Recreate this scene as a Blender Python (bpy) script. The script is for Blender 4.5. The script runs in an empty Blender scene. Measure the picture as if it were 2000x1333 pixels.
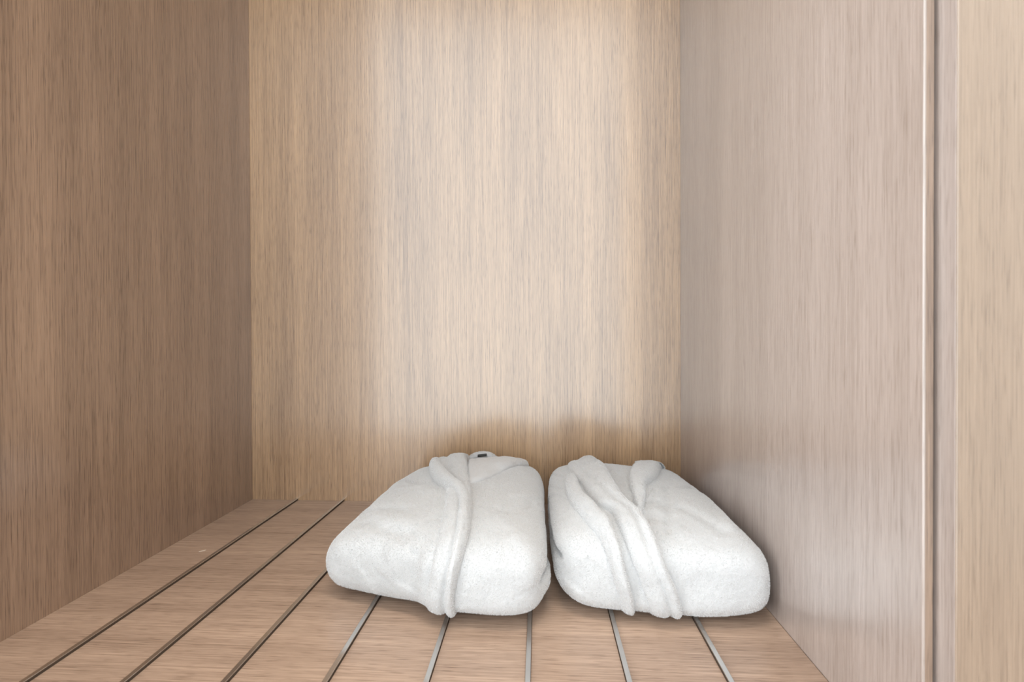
import bpy, math, random
import numpy as np
from mathutils import Vector
from mathutils.bvhtree import BVHTree

C = bpy.context.scene.collection
S = bpy.context.scene
PI = math.pi

# ------------------------------------------------------------------ camera
cam_data = bpy.data.cameras.new('camera')
cam = bpy.data.objects.new('camera', cam_data)
C.objects.link(cam)
cam_data.sensor_width = 36.0
cam_data.lens = 36.0 * 914.68 / 2000.0
cam_data.clip_start = 0.01
cam.rotation_mode = 'YXZ'
cam_data.dof.use_dof = True
cam_data.dof.focus_distance = 0.80
cam_data.dof.aperture_fstop = 6.3
YAW, PITCH, ROLL = 0.05687, 0.0074, -0.00403
cam.location = (0.0, 0.0, 0.36)
from mathutils import Matrix
cam.rotation_mode = 'QUATERNION'
_R = Matrix.Rotation(YAW, 3, 'Z') @ Matrix.Rotation(PI / 2 - PITCH, 3, 'X') @ Matrix.Rotation(ROLL, 3, 'Z')
cam.rotation_quaternion = _R.to_quaternion()
S.camera = cam

# ------------------------------------------------------------------ light and exposure
S.view_settings.view_transform = 'Standard'
S.view_settings.look = 'None'
S.view_settings.exposure = 0.14
S.view_settings.gamma = 1.0
S.view_settings.use_curve_mapping = False
S.cycles.use_denoising = True
S.cycles.max_bounces = 10
S.cycles.diffuse_bounces = 6

world = bpy.data.worlds.new('sky')
S.world = world
world.use_nodes = True
bg = world.node_tree.nodes['Background']
bg.inputs['Color'].default_value = (0.90, 0.95, 1.0, 1)
bg.inputs['Strength'].default_value = 1.0

# the room's big window, opposite the wardrobe, and its daylight
WIN_X0, WIN_X1, WIN_Z0, WIN_Z1, WIN_Y = -1.78, 1.0, -0.68, 2.90, -1.60
FLOOR_Z, CEIL_Z = -0.75, 3.10


def area_light(name, loc, rot, sx, sy, power, color):
    d = bpy.data.lights.new(name, 'AREA')
    d.shape = 'RECTANGLE'
    d.size, d.size_y, d.energy, d.color = sx, sy, power, color
    o = bpy.data.objects.new(name, d)
    C.objects.link(o)
    o.location = loc
    o.rotation_euler = rot
    return o


area_light('window_daylight', ((WIN_X0 + WIN_X1) / 2, WIN_Y - 0.03, (WIN_Z0 + WIN_Z1) / 2), (PI / 2, 0, 0),
           WIN_X1 - WIN_X0, WIN_Z1 - WIN_Z0, 54.0, (0.85, 0.965, 1.03))
# unseen side opening and light, added to brighten the right panel
W2_Y0, W2_Y1, W2_Z0, W2_Z1, RX0 = -1.45, -0.35, -0.30, 2.2, -2.6
area_light('side_fill_added', (RX0 - 0.03, (W2_Y0 + W2_Y1) / 2, (W2_Z0 + W2_Z1) / 2), (PI / 2, 0, -PI / 2),
           W2_Y1 - W2_Y0, W2_Z1 - W2_Z0, 78.0, (0.93, 0.98, 1.02))
area_light('ceiling_fill_added', (0.0, 0.02, CEIL_Z - 0.03), (0, 0, 0), 1.4, 0.45, 34.0, (1.0, 0.92, 0.82))  # unseen fill, added to light the shelf's front more than its back


# ------------------------------------------------------------------ materials
def new_mat(name):
    m = bpy.data.materials.new(name)
    m.use_nodes = True
    nt = m.node_tree
    return m, nt, nt.nodes['Principled BSDF']


def wood(name, axis, light=(0.47, 0.325, 0.215), dark=(0.27, 0.175, 0.11), rough=0.30, scale=1.0, spec=0.8, coat=1.0):
    """oak veneer: fine straight grain running along `axis`"""
    m, nt, p = new_mat(name)
    N, L = nt.nodes, nt.links
    tc = N.new('ShaderNodeTexCoord')

    def layer(fine, longs, detail=2.0, rgh=0.5, off=0.0, dist=0.0):
        mp = N.new('ShaderNodeMapping')
        sc = [fine * scale] * 3
        sc[axis] = longs * scale
        mp.inputs['Scale'].default_value = sc
        mp.inputs['Location'].default_value = (off, off * 0.7, off * 1.3)
        L.new(tc.outputs['Object'], mp.inputs['Vector'])
        n = N.new('ShaderNodeTexNoise')
        n.inputs['Scale'].default_value = 1.0
        n.inputs['Detail'].default_value = detail
        n.inputs['Roughness'].default_value = rgh
        n.inputs['Distortion'].default_value = dist
        L.new(mp.outputs[0], n.inputs['Vector'])
        return n.outputs['Fac']

    def ramp(src, a, b, lo=0.0, hi=1.0):
        r = N.new('ShaderNodeMapRange')
        r.inputs['From Min'].default_value = a
        r.inputs['From Max'].default_value = b
        r.inputs['To Min'].default_value = lo
        r.inputs['To Max'].default_value = hi
        L.new(src, r.inputs['Value'])
        return r.outputs[0]

    def math_(op, a, b):
        n = N.new('ShaderNodeMath')
        n.operation = op
        for k, v in enumerate((a, b)):
            if isinstance(v, (int, float)):
                n.inputs[k].default_value = v
            else:
                L.new(v, n.inputs[k])
        return n.outputs[0]

    fib = ramp(layer(760, 7, 3.0, 0.6), 0.34, 0.66)
    por = ramp(layer(980, 36, 1.5, 0.5, 3.1), 0.54, 0.70)
    band = ramp(layer(26, 0.7, 3.0, 0.55, 7.7, 0.4), 0.30, 0.70)
    wide = ramp(layer(5.0, 0.9, 2.0, 0.5, 11.3), 0.30, 0.70)
    a = math_('MULTIPLY', fib, 0.46)
    b = math_('MULTIPLY', band, 0.26)
    c = math_('MULTIPLY', wide, 0.22)
    tot = math_('ADD', math_('ADD', a, b), c)
    tot = math_('SUBTRACT', tot, math_('MULTIPLY', por, 0.36))
    tot = math_('ADD', tot, 0.05)
    mix = N.new('ShaderNodeMix')
    mix.data_type = 'RGBA'
    L.new(tot, mix.inputs['Factor'])
    mix.inputs['A'].default_value = (*dark, 1)
    mix.inputs['B'].default_value = (*light, 1)
    L.new(mix.outputs['Result'], p.inputs['Base Color'])
    rr = ramp(fib, 0.0, 1.0, rough + 0.06, rough - 0.03)
    L.new(rr, p.inputs['Roughness'])
    p.inputs['Specular IOR Level'].default_value = spec
    if coat:
        p.inputs['Coat Weight'].default_value = coat
        p.inputs['Coat Roughness'].default_value = 0.19
        p.inputs['Coat IOR'].default_value = 1.75
    bp = N.new('ShaderNodeBump')
    bp.inputs['Strength'].default_value = 0.22
    bp.inputs['Distance'].default_value = 0.0006
    L.new(tot, bp.inputs['Height'])
    L.new(bp.outputs[0], p.inputs['Normal'])
    return m


def plain(name, col, rough=0.6, metal=0.0):
    m, nt, p = new_mat(name)
    p.inputs['Base Color'].default_value = (*col, 1)
    p.inputs['Roughness'].default_value = rough
    p.inputs['Metallic'].default_value = metal
    return m


def plush(name, col=(0.635, 0.632, 0.63)):
    m, nt, p = new_mat(name)
    N, L = nt.nodes, nt.links
    tc = N.new('ShaderNodeTexCoord')
    n1 = N.new('ShaderNodeTexNoise')
    n1.inputs['Scale'].default_value = 420
    n1.inputs['Detail'].default_value = 4
    n1.inputs['Roughness'].default_value = 0.7
    L.new(tc.outputs['Object'], n1.inputs['Vector'])
    n2 = N.new('ShaderNodeTexNoise')
    n2.inputs['Scale'].default_value = 90
    n2.inputs['Detail'].default_value = 3
    L.new(tc.outputs['Object'], n2.inputs['Vector'])
    ad = N.new('ShaderNodeMath')
    ad.operation = 'MULTIPLY_ADD'
    L.new(n2.outputs['Fac'], ad.inputs[0])
    ad.inputs[1].default_value = 1.5
    L.new(n1.outputs['Fac'], ad.inputs[2])
    bp = N.new('ShaderNodeBump')
    bp.inputs['Strength'].default_value = 0.45
    bp.inputs['Distance'].default_value = 0.0012
    L.new(ad.outputs[0], bp.inputs['Height'])
    L.new(bp.outputs[0], p.inputs['Normal'])
    mx = N.new('ShaderNodeMix')
    mx.data_type = 'RGBA'
    L.new(n1.outputs['Fac'], mx.inputs['Factor'])
    mx.inputs['A'].default_value = (col[0] * 0.95, col[1] * 0.95, col[2] * 0.95, 1)
    mx.inputs['B'].default_value = (*col, 1)
    L.new(mx.outputs['Result'], p.inputs['Base Color'])
    p.inputs['Roughness'].default_value = 0.95
    p.inputs['Specular IOR Level'].default_value = 0.15
    p.inputs['Sheen Weight'].default_value = 0.25
    p.inputs['Sheen Roughness'].default_value = 0.6
    return m


def brushed_metal(name):
    m, nt, p = new_mat(name)
    N, L = nt.nodes, nt.links
    tc = N.new('ShaderNodeTexCoord')
    mp = N.new('ShaderNodeMapping')
    mp.inputs['Scale'].default_value = (2500, 8, 2500)
    L.new(tc.outputs['Object'], mp.inputs['Vector'])
    n = N.new('ShaderNodeTexNoise')
    n.inputs['Scale'].default_value = 1.0
    L.new(mp.outputs[0], n.inputs['Vector'])
    r = N.new('ShaderNodeMapRange')
    r.inputs['To Min'].default_value = 0.12
    r.inputs['To Max'].default_value = 0.22
    L.new(n.outputs['Fac'], r.inputs['Value'])
    L.new(r.outputs[0], p.inputs['Roughness'])
    p.inputs['Base Color'].default_value = (0.70, 0.69, 0.67, 1)
    p.inputs['Metallic'].default_value = 1.0
    return m


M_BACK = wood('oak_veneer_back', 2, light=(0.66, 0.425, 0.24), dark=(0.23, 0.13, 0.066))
M_SHADED = wood('oak_veneer_shaded', 2, light=(0.48, 0.325, 0.225), dark=(0.14, 0.085, 0.056))  # darker copy of the same veneer, shade put into the colour
M_LIT = wood('oak_veneer_lit', 2, light=(0.57, 0.485, 0.445), dark=(0.30, 0.24, 0.205))  # paler, greyer copy of the same veneer, light put into the colour
M_FLOOR = wood('oak_veneer_shelf', 0, light=(0.63, 0.45, 0.335), dark=(0.17, 0.105, 0.07), rough=0.36, spec=0.4, coat=0.35)
M_FRONT = wood('oak_veneer_front', 2, light=(0.41, 0.30, 0.22), dark=(0.22, 0.155, 0.11))
M_METAL = brushed_metal('brushed_aluminium')
M_DARK = plain('dark_gap_shade', (0.10, 0.07, 0.05), 0.8)  # painted shade for the gap and the strip sides
M_PLUSH = plush('white_plush')
M_PILE = plain('white_pile', (0.745, 0.742, 0.738), 0.9)
M_TAG = plain('woven_tag', (0.05, 0.05, 0.05), 0.8)
M_PAINT = plain('white_paint', (0.80, 0.79, 0.77), 0.7)
M_RFLOOR = wood('room_floor_wood', 1, rough=0.5)
M_FRAME = plain('window_frame_white', (0.85, 0.85, 0.85), 0.4)


# ------------------------------------------------------------------ mesh helpers
def mesh_obj(name, verts, faces, m, parent=None, smooth=False, loc=(0, 0, 0)):
    me = bpy.data.meshes.new(name)
    v = np.asarray(verts, dtype=np.float64) - np.array(loc)
    me.from_pydata(v.tolist(), [], [list(map(int, f)) for f in faces])
    me.materials.append(m)
    me.validate()
    me.update()
    if smooth:
        me.polygons.foreach_set('use_smooth', [True] * len(me.polygons))
    o = bpy.data.objects.new(name, me)
    C.objects.link(o)
    if parent is not None:
        o.parent = parent
    return o


def box(name, x0, x1, y0, y1, z0, z1, m, parent=None, bevel=0.0, seg=2):
    v = [(x, y, z) for z in (z0, z1) for y in (y0, y1) for x in (x0, x1)]
    f = [(0, 2, 3, 1), (4, 5, 7, 6), (0, 1, 5, 4), (2, 6, 7, 3), (0, 4, 6, 2), (1, 3, 7, 5)]
    o = mesh_obj(name, v, f, m, parent)
    if bevel:
        b = o.modifiers.new('bevel', 'BEVEL')
        b.width = bevel
        b.segments = seg
        b.limit_method = 'NONE'
        b.harden_normals = False
    return o


def empty(name, loc):
    o = bpy.data.objects.new(name, None)
    C.objects.link(o)
    o.location = loc
    o.empty_display_size = 0.1
    return o


def struct(o):
    o['kind'] = 'structure'
    return o


# ------------------------------------------------------------------ the room behind the camera
RX1, RY1 = 2.4, 1.10
struct(box('floor', RX0, RX1, WIN_Y, RY1, FLOOR_Z - 0.1, FLOOR_Z, M_RFLOOR))
struct(box('ceiling', RX0, RX1, WIN_Y, RY1, CEIL_Z, CEIL_Z + 0.1, M_PAINT))
for (a, b, c, d) in ((WIN_Y, W2_Y0, FLOOR_Z, CEIL_Z), (W2_Y1, RY1, FLOOR_Z, CEIL_Z),
                     (W2_Y0, W2_Y1, FLOOR_Z, W2_Z0), (W2_Y0, W2_Y1, W2_Z1, CEIL_Z)):
    struct(box('wall_left', RX0 - 0.12, RX0, a, b, c, d, M_PAINT))
struct(box('wall_right', RX1, RX1 + 0.1, WIN_Y, RY1, FLOOR_Z, CEIL_Z, M_PAINT))
struct(box('wall_back', RX0, RX1, RY1, RY1 + 0.1, FLOOR_Z, CEIL_Z, M_PAINT))
for (a, b, c, d) in ((RX0, WIN_X0, FLOOR_Z, CEIL_Z), (WIN_X1, RX1, FLOOR_Z, CEIL_Z),
                     (WIN_X0, WIN_X1, FLOOR_Z, WIN_Z0), (WIN_X0, WIN_X1, WIN_Z1, CEIL_Z)):
    struct(box('wall_front', a, b, WIN_Y - 0.12, WIN_Y, c, d, M_PAINT))
wf = []
for (a, b, c, d) in ((WIN_X0, WIN_X0 + 0.05, WIN_Z0, WIN_Z1), (WIN_X1 - 0.05, WIN_X1, WIN_Z0, WIN_Z1),
                     (WIN_X0, WIN_X1, WIN_Z0, WIN_Z0 + 0.05), (WIN_X0, WIN_X1, WIN_Z1 - 0.05, WIN_Z1)):
    struct(box('window_1', a, b, WIN_Y - 0.02, WIN_Y + 0.03, c, d, M_FRAME))

for (a, b, c, d) in ((W2_Y0, W2_Y0 + 0.05, W2_Z0, W2_Z1), (W2_Y1 - 0.05, W2_Y1, W2_Z0, W2_Z1),
                     (W2_Y0, W2_Y1, W2_Z0, W2_Z0 + 0.05), (W2_Y0, W2_Y1, W2_Z1 - 0.05, W2_Z1)):
    struct(box('side_fill_frame', RX0 - 0.02, RX0 + 0.03, a, b, c, d, M_FRAME))  # frame around the added side light

# ------------------------------------------------------------------ wardrobe
XL, XR, YB, YF = -0.64058, 0.30021, 1.01133, 0.384
ZT = 1.62
ward = empty('wardrobe', (0, 0.7, FLOOR_Z))
ward['label'] = 'open oak veneer wardrobe with metal strips across its shelf, holding two folded robes'
ward['category'] = 'wardrobe'
WLOC = Vector((0, 0.7, FLOOR_Z))


def wpart(name, x0, x1, y0, y1, z0, z1, m, parent=ward, bevel=0.0, seg=2, label=None):
    """a wardrobe panel; the mesh keeps world coordinates, the object cancels its parents' offset"""
    o = box(name, x0, x1, y0, y1, z0, z1, m, parent, bevel, seg)
    o.location = -WLOC if parent is ward else (0, 0, 0)
    if label:
        o['label'] = label
    return o


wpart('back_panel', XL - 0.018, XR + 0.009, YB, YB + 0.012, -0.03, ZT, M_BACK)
wpart('side_panel', XL - 0.018, XL, YF - 0.16, YB, -0.70, ZT, M_SHADED, bevel=0.0008, label='left side panel, shade put into its colour')
wpart('side_panel', XR, XR + 0.0022, YF, YB, -0.0, ZT, M_LIT, bevel=0.0006, seg=3, label='right side panel, light put into its colour')
wpart('recessed_edge', XR + 0.0022, XR + 0.0145, YF + 0.0085, YB, -0.0, ZT, M_SHADED, label='recessed wood edge beside the right side panel')  # the darker veneer copy paints shade into the recess
wpart('gap_shadow', XR + 0.0145, XR + 0.0162, YF + 0.016, YB, -0.0, ZT, M_DARK, label='dark strip painted as gap shadow beside the recessed edge')  # dark colour stands in for the shadow in the gap
stile = wpart('front_stile', XR + 0.0162, 0.80, 0.3748, YF + 0.03, -0.70, ZT, M_LIT, bevel=0.0004, seg=2,
              label='front stile right of the opening, light put into its side colour')
box('front_tone_layer', XR + 0.0163, 0.80, 0.3736, 0.3749, -0.70, ZT, M_FRONT, stile, bevel=0.0006, seg=2)  # thin added layer: front tone painted apart from the lit side
wpart('top_panel', XL - 0.018, 0.80, YF, YB + 0.012, ZT, ZT + 0.02, M_BACK)
wpart('plinth', XL, XR, YF - 0.14, YF - 0.12, FLOOR_Z, -0.03, M_FRONT)

shelf = wpart('shelf', XL, XR + 0.0062, YF - 0.15, YB, -0.030, -0.006, M_FLOOR)
G0, SP, SW, SH = -0.53866, 0.10521, 0.0054, 0.0039
edges = [XL] + [G0 + SP * k for k in range(8)] + [XR]
for k in range(9):
    a = edges[k] + (0 if k == 0 else SW / 2 + 0.0002)
    b = edges[k + 1] - (0 if k == 8 else SW / 2 + 0.0002)
    wpart('board', a, b, YF - 0.15, YB, -0.006, 0.0, M_FLOOR, parent=shelf, bevel=0.0003, seg=1)
for k in range(8):
    x = G0 + SP * k
    strip = wpart('metal_strip', x - SW / 2, x + SW / 2, YF - 0.15, YB, SH - 0.0011, SH, M_METAL, parent=shelf, bevel=0.0003, seg=2)
    box('strip_shade', x - SW / 2 + 0.0005, x + SW / 2 - 0.0005, YF - 0.15, YB, -0.006, SH - 0.0011, M_DARK, strip)  # dark colour stands in for shade on the strip's sides

# ------------------------------------------------------------------ folded robes
def cube_grid(nx, ny, nz):
    """closed quad mesh on the surface of [-1,1]^3"""
    idx, V, F = {}, [], []

    def vid(i, j, k):
        key = (i, j, k)
        if key not in idx:
            idx[key] = len(V)
            V.append((2 * i / nx - 1, 2 * j / ny - 1, 2 * k / nz - 1))
        return idx[key]
    for i in range(nx):
        for j in range(ny):
            F.append((vid(i, j, 0), vid(i, j + 1, 0), vid(i + 1, j + 1, 0), vid(i + 1, j, 0)))
            F.append((vid(i, j, nz), vid(i + 1, j, nz), vid(i + 1, j + 1, nz), vid(i, j + 1, nz)))
    for i in range(nx):
        for k in range(nz):
            F.append((vid(i, 0, k), vid(i + 1, 0, k), vid(i + 1, 0, k + 1), vid(i, 0, k + 1)))
            F.append((vid(i, ny, k), vid(i, ny, k + 1), vid(i + 1, ny, k + 1), vid(i + 1, ny, k)))
    for j in range(ny):
        for k in range(nz):
            F.append((vid(0, j, k), vid(0, j, k + 1), vid(0, j + 1, k + 1), vid(0, j + 1, k)))
            F.append((vid(nx, j, k), vid(nx, j + 1, k), vid(nx, j + 1, k + 1), vid(nx, j, k + 1)))
    return np.array(V), np.array(F)


def vnoise(P, seed):
    """smooth 3-D value noise, numpy; P in cell units, result about -1..1"""
    rng = np.random.RandomState(seed)
    T = rng.rand(32, 32, 32) * 2 - 1
    i = np.floor(P).astype(int)
    f = P - i
    f = f * f * (3 - 2 * f)
    r = 0
    for a in (0, 1):
        for b in (0, 1):
            for c in (0, 1):
                w = (f[:, 0] if a else 1 - f[:, 0]) * (f[:, 1] if b else 1 - f[:, 1]) * (f[:, 2] if c else 1 - f[:, 2])
                r = r + w * T[(i[:, 0] + a) % 32, (i[:, 1] + b) % 32, (i[:, 2] + c) % 32]
    return r


def normals(V, F):
    n = np.zeros_like(V)
    a, b, c, d = (V[F[:, k]] for k in range(4))
    fn = np.cross(c - a, d - b)
    for k in range(4):
        np.add.at(n, F[:, k], fn)
    return n / np.maximum(np.linalg.norm(n, axis=1, keepdims=True), 1e-12)


def smoothstep(t):
    t = np.clip(t, 0, 1)
    return t * t * (3 - 2 * t)


def resample(P, n):
    P = np.array(P, float)
    if len(P) > 2:                                     # Catmull-Rom through the points
        Q = np.vstack([2 * P[0] - P[1], P, 2 * P[-1] - P[-2]])
        out = []
        for i in range(1, len(Q) - 2):
            for t in np.linspace(0, 1, 12, endpoint=False):
                a, b, c, d = Q[i - 1], Q[i], Q[i + 1], Q[i + 2]
                out.append(0.5 * (2 * b + (c - a) * t + (2 * a - 5 * b + 4 * c - d) * t * t + (3 * b - a - 3 * c + d) * t ** 3))
        out.append(P[-1])
        P = np.array(out)
    L = np.r_[0, np.cumsum(np.linalg.norm(np.diff(P, axis=0), axis=1))]
    s = np.linspace(0, L[-1], n)
    return np.stack([np.interp(s, L, P[:, k]) for k in range(P.shape[1])], 1)


def polydist(V, P):
    """distance of every vertex to a polyline, side of it (seen from above/front) and place along it 0..1"""
    best = np.full(len(V), 1e9)
    par = np.zeros(len(V))
    side = np.zeros(len(V))
    n = len(P) - 1
    for i in range(n):
        a, b = P[i], P[i + 1]
        ab = b - a
        t = np.clip(((V - a) @ ab) / max(ab @ ab, 1e-12), 0, 1)
        q = a + t[:, None] * ab
        dv = V - q
        d = np.linalg.norm(dv, axis=1)
        m = d < best
        best[m] = d[m]
        par[m] = (i + t[m]) / n
        s = dv[:, 0] * ab[1] - dv[:, 1] * ab[0] + dv[:, 0] * (-ab[2])   # + on the right of a line running towards the viewer
        side[m] = np.sign(s[m])
    return best, side, par


def robe_body(spec):
    x0, x1, y0, y1, h = spec['x0'], spec['x1'], spec['y0'], spec['y1'], spec['h']
    nx, ny, nz = spec.get('res', (150, 200, 64))
    V, F = cube_grid(nx, ny, nz)
    n1, n2 = spec.get('n1', 9.0), spec.get('n2', 3.2)
    ax, ay, az = np.abs(V[:, 0]), np.abs(V[:, 1]), np.abs(V[:, 2])
    # flatter underside than top
    plan = (ax ** n1 + ay ** n1) ** (1 / n1)
    n2 = np.where(V[:, 2] < 0, spec.get('n2low', 7.0), n2)
    Fr = (plan ** n2 + az ** n2) ** (1 / n2)
    U = V / Fr[:, None]
    u, v, w = U[:, 0], U[:, 1], U[:, 2]
    X = (x0 + x1) / 2 + u * (x1 - x0) / 2
    Y = (y0 + y1) / 2 + v * (y1 - y0) / 2
    Z = h / 2 + w * h / 2
    P = np.stack([X, Y, Z], 1)
    P = spec['shape'](P, u, v, w)
    N_ = normals(P, F)
    # side grooves between the folded layers
    for (zc, wd, am, fn) in spec.get('layers', ()):
        z = P[:, 2]
        g = np.exp(-((z - zc - 0.004 * np.sin(P[:, 1] * 23)) / wd) ** 2) * fn(P, u, v)
        P = P - N_ * (am * g)[:, None]
    return P, F, N_


def soften(P, spec, seed, amp=1.0):
    """cloth softness: broad dents, small lumps and pile"""
    N_ = spec
    d = 0.0030 * vnoise(P * 15, seed) + 0.0013 * vnoise(P * 36, seed + 1) + 0.00025 * vnoise(P * 120, seed + 2) + 0.00035 * vnoise(P * 330, seed + 3)
    return P + N_ * (amp * d)[:, None]


def crease(P, N_, line, amp, width, step=0.0):
    """groove (amp < 0) or ridge (amp > 0) along a line; step raises the right-hand side and melts away"""
    L = resample(line, 40)
    d, side, par = polydist(P, L)
    env = smoothstep(par / 0.12) * smoothstep((1 - par) / 0.12)
    disp = amp * np.exp(-(d / width) ** 2) * env
    if step:
        disp = disp + step * np.where(side > 0, np.exp(-(d / (width * 5)) ** 2) * smoothstep(d / (width * .6)), 0) * env
    return P + N_ * disp[:, None]


def ribbon(bvh, left, right, thick, n=150, m=36, lean=0.0, seed=0, drop=0.004, groove=None, pw=3.0, ends=(1, 1), over_back=0, over_front=0):
    """a thick soft band laid over the body between two edge lines: closed mesh with rounded edges.
    lean > 0 makes the right edge fatter, < 0 the left one"""
    left, right = [list(q) for q in left], [list(q) for q in right]
    if over_back:                                            # run on over the back edge
        for e in (left, right):
            e.insert(0, [e[0][0], e[0][1] + 0.02, e[0][2] - 0.035])
    if over_front:                                           # and tuck under the front
        for e in (left, right):
            e.append([e[-1][0], e[-1][1] + 0.006, BASE])
    A, B = resample(left, n), resample(right, n)
    base, nor = np.zeros((n, m, 3)), np.zeros((n, m, 3))
    for i in range(n):
        for j in range(m):
            t = j / (m - 1)
            q = A[i] * (1 - t) + B[i] * t
            loc, nn, _, _ = bvh.find_nearest(Vector(q))
            base[i, j] = loc
            nor[i, j] = nn
    for _ in range(4):                                       # even the normals out
        k = nor.copy()
        k[1:-1] += nor[:-2] + nor[2:]
        k[:, 1:-1] += nor[:, :-2] + nor[:, 2:]
        nor = k / np.linalg.norm(k, axis=2, keepdims=True)
    t = np.linspace(0, 1, m)
    a = np.abs(2 * t - 1)
    pl, pr = pw if isinstance(pw, tuple) else (pw, pw)
    a = a ** np.where(t < 0.5, pl, pr)
    prof = np.clip(1 - a, 0, 1) ** 0.5
    prof = prof * (1 + lean * (2 * t - 1))
    s = np.linspace(0, 1, n)
    endp = np.ones(n)
    if ends[0]:
        endp *= np.clip(1 - np.clip(1 - s / 0.06, 0, 1) ** 2.2, 0, 1) ** .5
    if ends[1]:
        endp *= np.clip(1 - np.clip(1 - (1 - s) / 0.05, 0, 1) ** 2.2, 0, 1) ** .5
    th = np.array([np.interp(s, np.linspace(0, 1, len(thick)), thick)]).T * endp[:, None] * prof[None, :]
    if groove:
        for (tc_, wd, am) in groove:
            tcs = np.interp(s, np.linspace(0, 1, len(tc_)), tc_)
            th = th + am * np.exp(-((t[None, :] - tcs[:, None]) / wd) ** 2) * endp[:, None] * np.clip(prof, 0, 1)[None, :]
    lump = vnoise((base * 30).reshape(-1, 3), seed).reshape(n, m) * 0.0016 + vnoise((base * 75).reshape(-1, 3), seed + 5).reshape(n, m) * 0.0008 \
        + vnoise((base * 300).reshape(-1, 3), seed + 9).reshape(n, m) * 0.00035
    th = th + lump * np.clip(th / 0.004, 0, 1)
    top = base + nor * (th - drop * (1 - np.clip(prof * endp[:, None], 0, 1)))[..., None]
    # at the edges spread outwards a little so the band overhangs
    bot = base - nor * drop
    V = np.vstack([top.reshape(-1, 3), bot.reshape(-1, 3)])
    F = []
    o = n * m
    for i in range(n - 1):
        for j in range(m - 1):
            q = (i * m + j, (i + 1) * m + j, (i + 1) * m + j + 1, i * m + j + 1)
            F.append(q)
            F.append((o + q[0], o + q[3], o + q[2], o + q[1]))
    for i in range(n - 1):
        F.append((i * m, o + i * m, o + (i + 1) * m, (i + 1) * m))
        k = m - 1
        F.append(((i + 1) * m + k, o + (i + 1) * m + k, o + i * m + k, i * m + k))
    for j in range(m - 1):
        F.append((j + 1, o + j + 1, o + j, j))
        k = (n - 1) * m
        F.append((k + j, o + k + j, o + k + j + 1, k + j + 1))
    return V, F

BASE = 0.0040


def shape_a(P, u, v, w):
    x, y, z = P[:, 0].copy(), P[:, 1].copy(), P[:, 2].copy()
    fr = (1 - v) / 2                                    # 1 at the front
    lf = (1 - u) / 2                                    # 1 at the left
    y += fr ** 2 * (0.050 * lf ** 1.5 - 0.006 * np.sin(u * 3.0 + 0.6))
    low = np.clip(1 - z / 0.108, 0, 1)
    x -= 0.024 * fr ** 2 * lf * np.sin(np.clip(0.18 + z / 0.13, 0, 1) * PI)
    x += 0.005 * smoothstep((fr - 0.70) / 0.10) * (1 - smoothstep((fr - 0.86) / 0.08)) * smoothstep((u - 0.85) / 0.1) * smoothstep((0.055 - z) / 0.01) * smoothstep((z - 0.02) / 0.01)
    x -= 0.010 * np.sin(np.clip(z / 0.10, 0, 1) * PI) * lf
    x += 0.010 * smoothstep((v - 0.2) / 0.8) * lf * (z > 0.0)    # the back left corner tucks in
    y -= 0.007 * smoothstep((u + 0.10) / 0.12) * fr ** 4
    x -= 0.007 * smoothstep((0.030 - z) / 0.03) * (1 - lf) ** 3 * smoothstep((fr - 0.5) / 0.4)
    z = z * (1.0 - 0.10 * lf ** 2 * (1 - fr * 0.5) + 0.035 * np.exp(-((u - 0.15) / 0.7) ** 2))
    z *= 1 - 0.05 * fr * lf
    return np.stack([x, y, z + BASE], 1)


def shape_b(P, u, v, w):
    x, y, z = P[:, 0].copy(), P[:, 1].copy(), P[:, 2].copy()
    fr = (1 - v) / 2
    rt = (1 + u) / 2
    lf = 1 - rt
    y += fr ** 2 * (0.030 * lf ** 2.5 + 0.010 * rt ** 4)
    x += 0.014 * fr ** 2 * rt * np.sin(np.clip(0.2 + z / 0.13, 0, 1) * PI)
    x += 0.014 * smoothstep((0.040 - z) / 0.04) * lf ** 3 * smoothstep((fr - 0.5) / 0.4)
    x += 0.002 * lf
    z = z * (1.0 - 0.10 * rt ** 2.5 * (1 - fr) + 0.02 * np.exp(-((u + 0.2) / 0.6) ** 2))
    return np.stack([x, y, z + BASE], 1)


def side_step(P, u, v):
    return smoothstep((np.abs(u) - 0.82) / 0.12)


SPEC_A = dict(x0=-0.275, x1=0.009, y0=0.571, y1=0.974, h=0.113, shape=shape_a, n1=9.0, n2=3.1, n2low=6.0,
              layers=[(0.050, 0.006, 0.008, lambda P, u, v: smoothstep((u - 0.93) / 0.05))])
SPEC_B = dict(x0=0.016, x1=0.284, y0=0.578, y1=0.976, h=0.113, shape=shape_b, n1=9.0, n2=3.1, n2low=6.0,
              layers=[(0.066, 0.005, 0.011, lambda P, u, v: smoothstep((-u - 0.90) / 0.07))])


def build_robe(name, spec, lines, seed):
    P, F, N_ = robe_body(spec)
    for (line, amp, width, step) in lines:
        P = crease(P, N_, line, amp, width, step)
    P = soften(P, N_, seed)
    P[:, 2] = np.maximum(P[:, 2], BASE)
    return P, F

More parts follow.
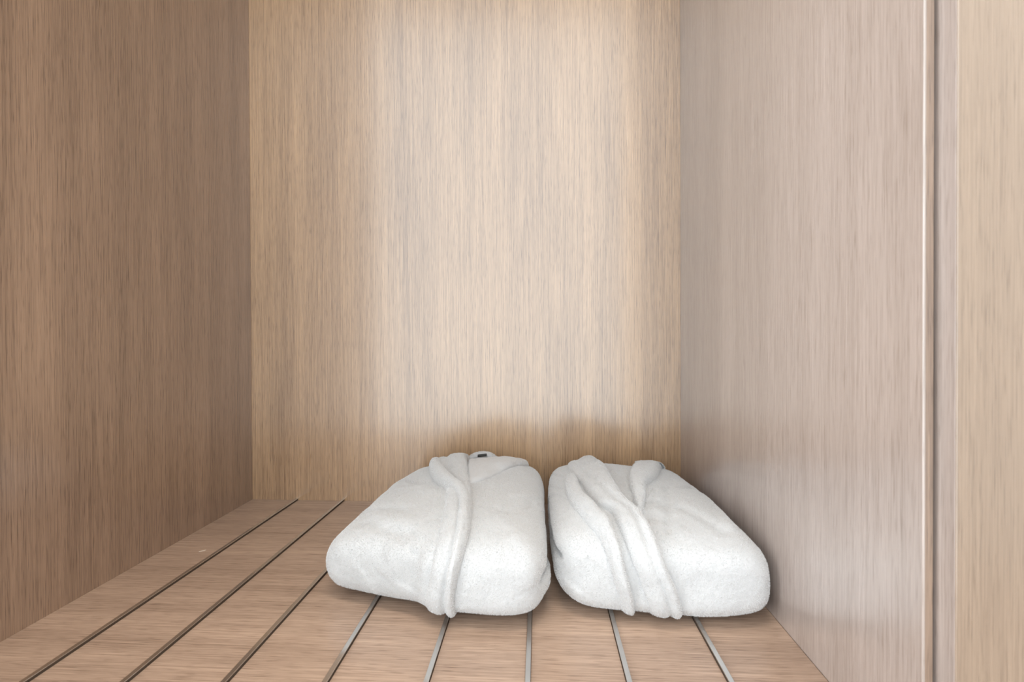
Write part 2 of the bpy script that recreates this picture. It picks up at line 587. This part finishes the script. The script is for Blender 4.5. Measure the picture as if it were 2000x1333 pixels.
CREASES_A = [
    ([(-0.2856, 0.7174, 0.0777), (-0.2501, 0.7048, 0.0978), (-0.1886, 0.6709, 0.1082)], -0.0045, 0.007, 0),
    ([(-0.285, 0.6295, 0.0638), (-0.2538, 0.6242, 0.0795), (-0.2151, 0.6152, 0.0843)], 0.0015, 0.016, 0),
    ([(-0.2651, 0.6715, 0.0902), (-0.206, 0.6306, 0.0968), (-0.1638, 0.619, 0.0989)], -0.0035, 0.01, 0),
    ([(-0.231, 0.6509, 0.0989), (-0.1973, 0.6491, 0.1038), (-0.1573, 0.6353, 0.105)], 0.0018, 0.014, 0),
    ([(-0.2628, 0.8698, 0.0903), (-0.2118, 0.8023, 0.1074), (-0.177, 0.796, 0.1116)], -0.005, 0.007, 0),
    ([(-0.2562, 0.7856, 0.0936), (-0.2159, 0.7687, 0.1058), (-0.1629, 0.7248, 0.1153)], 0.003, 0.01, 0),
    ([(-0.2012, 0.6048, 0.077), (-0.2189, 0.6059, 0.0625), (-0.238, 0.6105, 0.0461)], -0.002, 0.016, 0),
    ([(-0.1783, 0.6087, 0.0893), (-0.1931, 0.6007, 0.0724), (-0.2075, 0.6025, 0.0475)], 0.002, 0.016, 0),
    ([(-0.1586, 0.599, 0.0873), (-0.1648, 0.5916, 0.0641), (-0.1744, 0.5945, 0.0359)], -0.0028, 0.015, 0),
    ([(-0.2174, 0.6221, 0.0896), (-0.186, 0.6117, 0.0906), (-0.1565, 0.6177, 0.0996)], -0.0012, 0.016, 0),
    ([(-0.0765, 0.6742, 0.1149), (-0.0392, 0.6709, 0.1108), (-0.0026, 0.7333, 0.0963)], -0.003, 0.01, 0),
    ([(-0.0499, 0.7205, 0.1145), (-0.0268, 0.739, 0.1102), (-0.0027, 0.7718, 0.0961)], 0.0025, 0.01, 0),
    ([(-0.0357, 0.6092, 0.1055), (-0.0149, 0.5784, 0.0869), (-0.0087, 0.5742, 0.0512)], 0.002, 0.014, 0),
]
BANDS_A = [
    ('collar', [(-0.1414, 0.9241, 0.1092), (-0.1183, 0.9372, 0.107), (-0.0754, 0.9267, 0.111), (-0.0394, 0.9278, 0.108)],
     [(-0.1184, 0.7616, 0.1172), (-0.0933, 0.7848, 0.1188), (-0.0629, 0.843, 0.1181), (-0.0193, 0.9419, 0.0996)],
     {'seed': 3, 'lean': -0.1, 'pw': 4.0, 'thick': [0.012, 0.012, 0.012, 0.01], 'drop': 0.003}),
    ('lapel', [(-0.2165, 0.9332, 0.1006), (-0.2112, 0.8962, 0.1071), (-0.1818, 0.8093, 0.111), (-0.1537, 0.7512, 0.115), (-0.1398, 0.683, 0.1144), (-0.1343, 0.6211, 0.1055), (-0.1328, 0.5835, 0.0884), (-0.1379, 0.5765, 0.0593), (-0.1446, 0.5794, 0.0305)],
     [(-0.1422, 0.9191, 0.1104), (-0.129, 0.8547, 0.1149), (-0.1121, 0.7588, 0.1173), (-0.0986, 0.6821, 0.1155), (-0.0935, 0.6412, 0.1109), (-0.0911, 0.6009, 0.1012), (-0.0935, 0.5779, 0.0886), (-0.0985, 0.5692, 0.0704), (-0.103, 0.5689, 0.0483), (-0.1044, 0.5725, 0.024)],
     {'thick': [0.021, 0.018, 0.01, 0.011, 0.012, 0.011, 0.005], 'lean': 0.2, 'seed': 5, 'pw': (3.0, 5.0), 'over_back': 1, 'over_front': 1, 'ends': (0, 0), 'groove': [([0.45, 0.45, 0.45, 0.55, 0.62, 0.66, 0.66], 0.1, -0.004)]}),
    ('lapel_roll', [(-0.2211, 0.9325, 0.0999), (-0.1972, 0.8403, 0.1107), (-0.1743, 0.7837, 0.112), (-0.1429, 0.7302, 0.117), (-0.124, 0.6886, 0.115), (-0.114, 0.6443, 0.1108), (-0.1107, 0.606, 0.102), (-0.1107, 0.577, 0.0854), (-0.1147, 0.5706, 0.063), (-0.1165, 0.5723, 0.0334)],
     [(-0.198, 0.9385, 0.101), (-0.1771, 0.8572, 0.1136), (-0.1532, 0.802, 0.1136), (-0.1234, 0.7402, 0.1173), (-0.1048, 0.6986, 0.1164), (-0.0949, 0.6463, 0.1118), (-0.0927, 0.6026, 0.1018), (-0.0948, 0.5784, 0.089), (-0.0992, 0.5697, 0.0727), (-0.1036, 0.5688, 0.0515), (-0.1047, 0.5709, 0.0301)],
     {'thick': [0.008, 0.017, 0.02, 0.018, 0.017, 0.016, 0.014, 0.006], 'seed': 8, 'pw': (1.7, 2.8), 'over_back': 1, 'over_front': 1, 'ends': (0, 0)}),
]
CREASES_B = [
    ([(0.2108, 0.7935, 0.1151), (0.1827, 0.6826, 0.1161), (0.1637, 0.6094, 0.1028)], -0.004, 0.006, 0),
    ([(0.1479, 0.6964, 0.1144), (0.1729, 0.7078, 0.1161), (0.1881, 0.6918, 0.1167)], -0.0022, 0.007, 0),
    ([(0.1364, 0.6423, 0.1091), (0.1586, 0.6492, 0.111), (0.1766, 0.6445, 0.1103)], -0.002, 0.008, 0),
    ([(0.1418, 0.6677, 0.1122), (0.1643, 0.6725, 0.1144), (0.1805, 0.664, 0.1149)], 0.0022, 0.008, 0),
    ([(0.2411, 0.9076, 0.1024), (0.2692, 0.9225, 0.0902), (0.2723, 0.8938, 0.089)], -0.004, 0.005, 0),
    ([(0.2157, 0.8025, 0.1149), (0.2341, 0.7874, 0.1097), (0.2688, 0.8249, 0.0943)], -0.004, 0.006, 0),
    ([(0.2458, 0.785, 0.1055), (0.271, 0.7632, 0.0926), (0.2523, 0.6273, 0.1037)], 0.0035, 0.01, 0),
    ([(0.1986, 0.6926, 0.1165), (0.2231, 0.6573, 0.1118), (0.2442, 0.6152, 0.1019)], -0.0032, 0.01, 0),
    ([(0.0262, 0.938, 0.0844), (0.0349, 0.8658, 0.1043), (0.0509, 0.8514, 0.1116)], -0.002, 0.005, 0),
    ([(0.0199, 0.8716, 0.0833), (0.034, 0.8017, 0.0996), (0.0505, 0.7884, 0.1076)], -0.002, 0.005, 0),
    ([(0.0205, 0.8244, 0.0803), (0.0346, 0.7596, 0.1008), (0.0497, 0.7381, 0.11)], -0.002, 0.005, 0),
    ([(0.0436, 0.605, 0.036), (0.0565, 0.6017, 0.0579), (0.0692, 0.599, 0.0792)], -0.0025, 0.012, 0),
]
BANDS_B = [
    ('lapel_fold', [(0.0438, 0.8562, 0.1091), (0.044, 0.75, 0.1075), (0.0511, 0.6834, 0.1092), (0.0652, 0.6339, 0.1069), (0.0774, 0.612, 0.0979), (0.0855, 0.5957, 0.0798), (0.0913, 0.5922, 0.0571), (0.0982, 0.5915, 0.0331), (0.1025, 0.6022, 0.0149)],
     [(0.0657, 0.8395, 0.1143), (0.0673, 0.7477, 0.1152), (0.0741, 0.6911, 0.115), (0.087, 0.6438, 0.1118), (0.098, 0.6172, 0.1028), (0.1031, 0.5939, 0.0856), (0.1097, 0.5885, 0.0607), (0.116, 0.5886, 0.0352), (0.1201, 0.5991, 0.0157)],
     {'thick': [0.007, 0.011, 0.013, 0.013, 0.013, 0.01, 0.004], 'seed': 21, 'pw': (1.8, 3.5), 'lean': 0.25, 'over_front': 1, 'ends': (1, 0)}),
    ('lapel', [(0.0574, 0.9413, 0.1035), (0.0548, 0.9151, 0.108), (0.0587, 0.8305, 0.1114), (0.07, 0.777, 0.1141), (0.0754, 0.7168, 0.1161), (0.0829, 0.6779, 0.1162), (0.099, 0.6586, 0.1141), (0.1045, 0.6244, 0.1054), (0.1103, 0.5979, 0.0923), (0.1177, 0.5872, 0.0731), (0.1268, 0.5863, 0.0483), (0.1359, 0.5907, 0.0217)],
     [(0.115, 0.9218, 0.1099), (0.1226, 0.8574, 0.1154), (0.1204, 0.7521, 0.117), (0.1258, 0.6855, 0.1142), (0.1354, 0.6573, 0.111), (0.1425, 0.627, 0.1064), (0.1485, 0.603, 0.0987), (0.1523, 0.5879, 0.0863), (0.1604, 0.5837, 0.0664), (0.169, 0.5835, 0.0464), (0.1741, 0.5842, 0.0291), (0.1771, 0.5914, 0.0172)],
     {'thick': [0.014, 0.013, 0.013, 0.014, 0.015, 0.014, 0.012, 0.005], 'seed': 24, 'pw': (3.5, 4.5), 'lean': 0.2, 'over_back': 1, 'over_front': 1, 'ends': (0, 0), 'groove': [([0.35, 0.35, 0.3, 0.42, 0.55, 0.62, 0.66, 0.66], 0.13, -0.0035)]}),
    ('collar', [(0.1811, 0.9118, 0.1082), (0.1628, 0.8468, 0.1161), (0.1482, 0.7795, 0.1178), (0.1408, 0.7167, 0.1163), (0.136, 0.6708, 0.1124), (0.1374, 0.6535, 0.1103)],
     [(0.2456, 0.9272, 0.0989), (0.2408, 0.933, 0.0982), (0.2027, 0.8222, 0.1149), (0.1739, 0.7685, 0.1166), (0.1557, 0.7047, 0.1153), (0.1443, 0.6563, 0.1108)],
     {'thick': [0.014, 0.014, 0.015, 0.015, 0.013, 0.01], 'seed': 27, 'pw': 4.0, 'n': 90, 'over_back': 1, 'ends': (0, 1)}),
]


DENS = 650000


def add_pile(o, density, length=0.0016, seed=1):
    """short plush pile standing on the cloth, as strands rooted in the mesh"""
    rng = np.random.RandomState(seed)
    me = o.data
    n, npol = len(me.vertices), len(me.polygons)
    V = np.empty(n * 3)
    me.vertices.foreach_get('co', V)
    V = V.reshape(-1, 3)
    me.calc_loop_triangles()
    T = np.empty(len(me.loop_triangles) * 3, dtype=np.int32)
    me.loop_triangles.foreach_get('vertices', T)
    T = T.reshape(-1, 3)
    A, B, D = V[T[:, 0]], V[T[:, 1]], V[T[:, 2]]
    cr = np.cross(B - A, D - A)
    ar = np.linalg.norm(cr, axis=1) / 2
    N_ = np.zeros_like(V)
    for k in range(3):
        np.add.at(N_, T[:, k], cr)
    N_ /= np.maximum(np.linalg.norm(N_, axis=1, keepdims=True), 1e-12)
    keep = ar * (V[T].mean(1)[:, 2] > 0.004)
    cnt = int(keep.sum() * density)
    i = rng.choice(len(T), cnt, p=keep / keep.sum())
    u, v = rng.rand(cnt), rng.rand(cnt)
    f = u + v > 1
    u[f], v[f] = 1 - u[f], 1 - v[f]
    w = 1 - u - v
    root = A[i] * w[:, None] + B[i] * u[:, None] + D[i] * v[:, None]
    nn = N_[T[i, 0]] * w[:, None] + N_[T[i, 1]] * u[:, None] + N_[T[i, 2]] * v[:, None]
    clump = np.stack([vnoise(root * 260 + 7 * k, 50 + k) for k in range(3)], 1)
    d = nn + 0.22 * clump + 0.30 * rng.randn(cnt, 3)
    d /= np.linalg.norm(d, axis=1, keepdims=True)
    L = length * (0.55 + 0.45 * rng.rand(cnt))[:, None]
    P = np.stack([root - nn * 0.0003, root + d * L * 0.5 + nn * L * 0.06, root + d * L], 1).astype(np.float32)
    hc = bpy.data.hair_curves.new('pile')
    hc.add_curves([3] * cnt)
    hc.attributes['position'].data.foreach_set('vector', P.ravel())
    ra = hc.attributes.get('radius') or hc.attributes.new('radius', 'FLOAT', 'POINT')
    ra.data.foreach_set('value', np.tile(np.array([0.00016, 0.00014, 0.00005], dtype=np.float32), cnt))
    hc.materials.append(M_PILE)
    h = bpy.data.objects.new('pile', hc)
    C.objects.link(h)
    h.parent = o
    h['kind'] = 'stuff'
    return h


def make_robe(spec, creases, bands, seed, label, extras=None):
    P, F = build_robe('robe', spec, creases, seed)
    loc = np.array([(spec['x0'] + spec['x1']) / 2, (spec['y0'] + spec['y1']) / 2, BASE])
    root = empty('folded_bathrobe', loc)
    root['label'] = label
    root['category'] = 'bathrobe'
    root['group'] = 'folded white bathrobes on the wardrobe shelf'
    b = mesh_obj('robe_body', P, F, M_PLUSH, root, smooth=True, loc=loc)
    add_pile(b, DENS, seed=seed)
    bvh = BVHTree.FromPolygons(P.tolist(), F.tolist())
    for (name, left, right, kw) in bands:
        V, FF = ribbon(bvh, left, right, **kw)
        V[:, 2] = np.maximum(V[:, 2], BASE)
        b = mesh_obj(name, V, FF, M_PLUSH, root, smooth=True, loc=loc)
        add_pile(b, DENS, seed=seed + 3)
    if extras:
        extras(root, bvh, loc)
    return root


def loop_and_tag(root, bvh, loc):
    # rolled hanging loop standing at the nape, a small dark woven tag under it
    path = resample([(-0.150, 0.970, 0.098), (-0.1459, 0.968, 0.104), (-0.1373, 0.967, 0.1115), (-0.1265, 0.966, 0.1155), (-0.1147, 0.966, 0.1168),
                     (-0.1019, 0.966, 0.1150), (-0.0923, 0.967, 0.108), (-0.088, 0.969, 0.100)], 40)
    V, F = [], []
    m = 14
    for i, p in enumerate(path):
        t = path[min(i + 1, 39)] - path[max(i - 1, 0)]
        t = t / np.linalg.norm(t)
        a = np.array([0, 1.0, 0])
        b = np.cross(t, a)
        for j in range(m):
            w = 2 * PI * j / m
            V.append(p + a * math.cos(w) * 0.010 + b * math.sin(w) * 0.0062)
    for i in range(39):
        for j in range(m):
            k = (j + 1) % m
            F.append((i * m + j, i * m + k, (i + 1) * m + k, (i + 1) * m + j))
    F.append(tuple(range(m - 1, -1, -1)))
    F.append(tuple(range(39 * m, 40 * m)))
    b = mesh_obj('hanging_loop', V, F, M_PLUSH, root, smooth=True, loc=loc)
    add_pile(b, DENS, seed=9)
    c = np.array([-0.1165, 0.954, 0.1185])
    e1, e2, e3 = np.array([0.0092, 0, 0.0012]), np.array([0, 0.0020, 0.0012]), np.array([0, -0.0008, 0.0012])
    V = [c + a * e1 + b * e2 + d * e3 for d in (-1, 1) for b in (-1, 1) for a in (-1, 1)]
    f = [(0, 2, 3, 1), (4, 5, 7, 6), (0, 1, 5, 4), (2, 6, 7, 3), (0, 4, 6, 2), (1, 3, 7, 5)]
    g = mesh_obj('tag', V, f, M_TAG, root, loc=loc)
    g['label'] = 'small dark woven tag'


make_robe(SPEC_A, CREASES_A, BANDS_A, 1,
          'folded white plush bathrobe on the left, one lapel down its middle',
          loop_and_tag)
make_robe(SPEC_B, CREASES_B, BANDS_B, 11,
          'folded white plush bathrobe beside the right panel, with slanting lapels')


# a tiny pale chip lying on the shelf's first board
chip = mesh_obj('chip', [(-0.5740, 0.7560, 0.0002), (-0.5672, 0.7605, 0.0002), (-0.5660, 0.7640, 0.0002), (-0.5730, 0.7590, 0.0002),
                         (-0.5736, 0.7565, 0.0009), (-0.5676, 0.7608, 0.0009), (-0.5664, 0.7634, 0.0009), (-0.5728, 0.7586, 0.0009)],
                [(3, 2, 1, 0), (4, 5, 6, 7), (0, 1, 5, 4), (1, 2, 6, 5), (2, 3, 7, 6), (3, 0, 4, 7)], plain('pale_chip', (0.62, 0.52, 0.42), 0.8))
chip['label'] = 'tiny pale chip lying on the shelf near the left panel'
chip['category'] = 'wood chip'
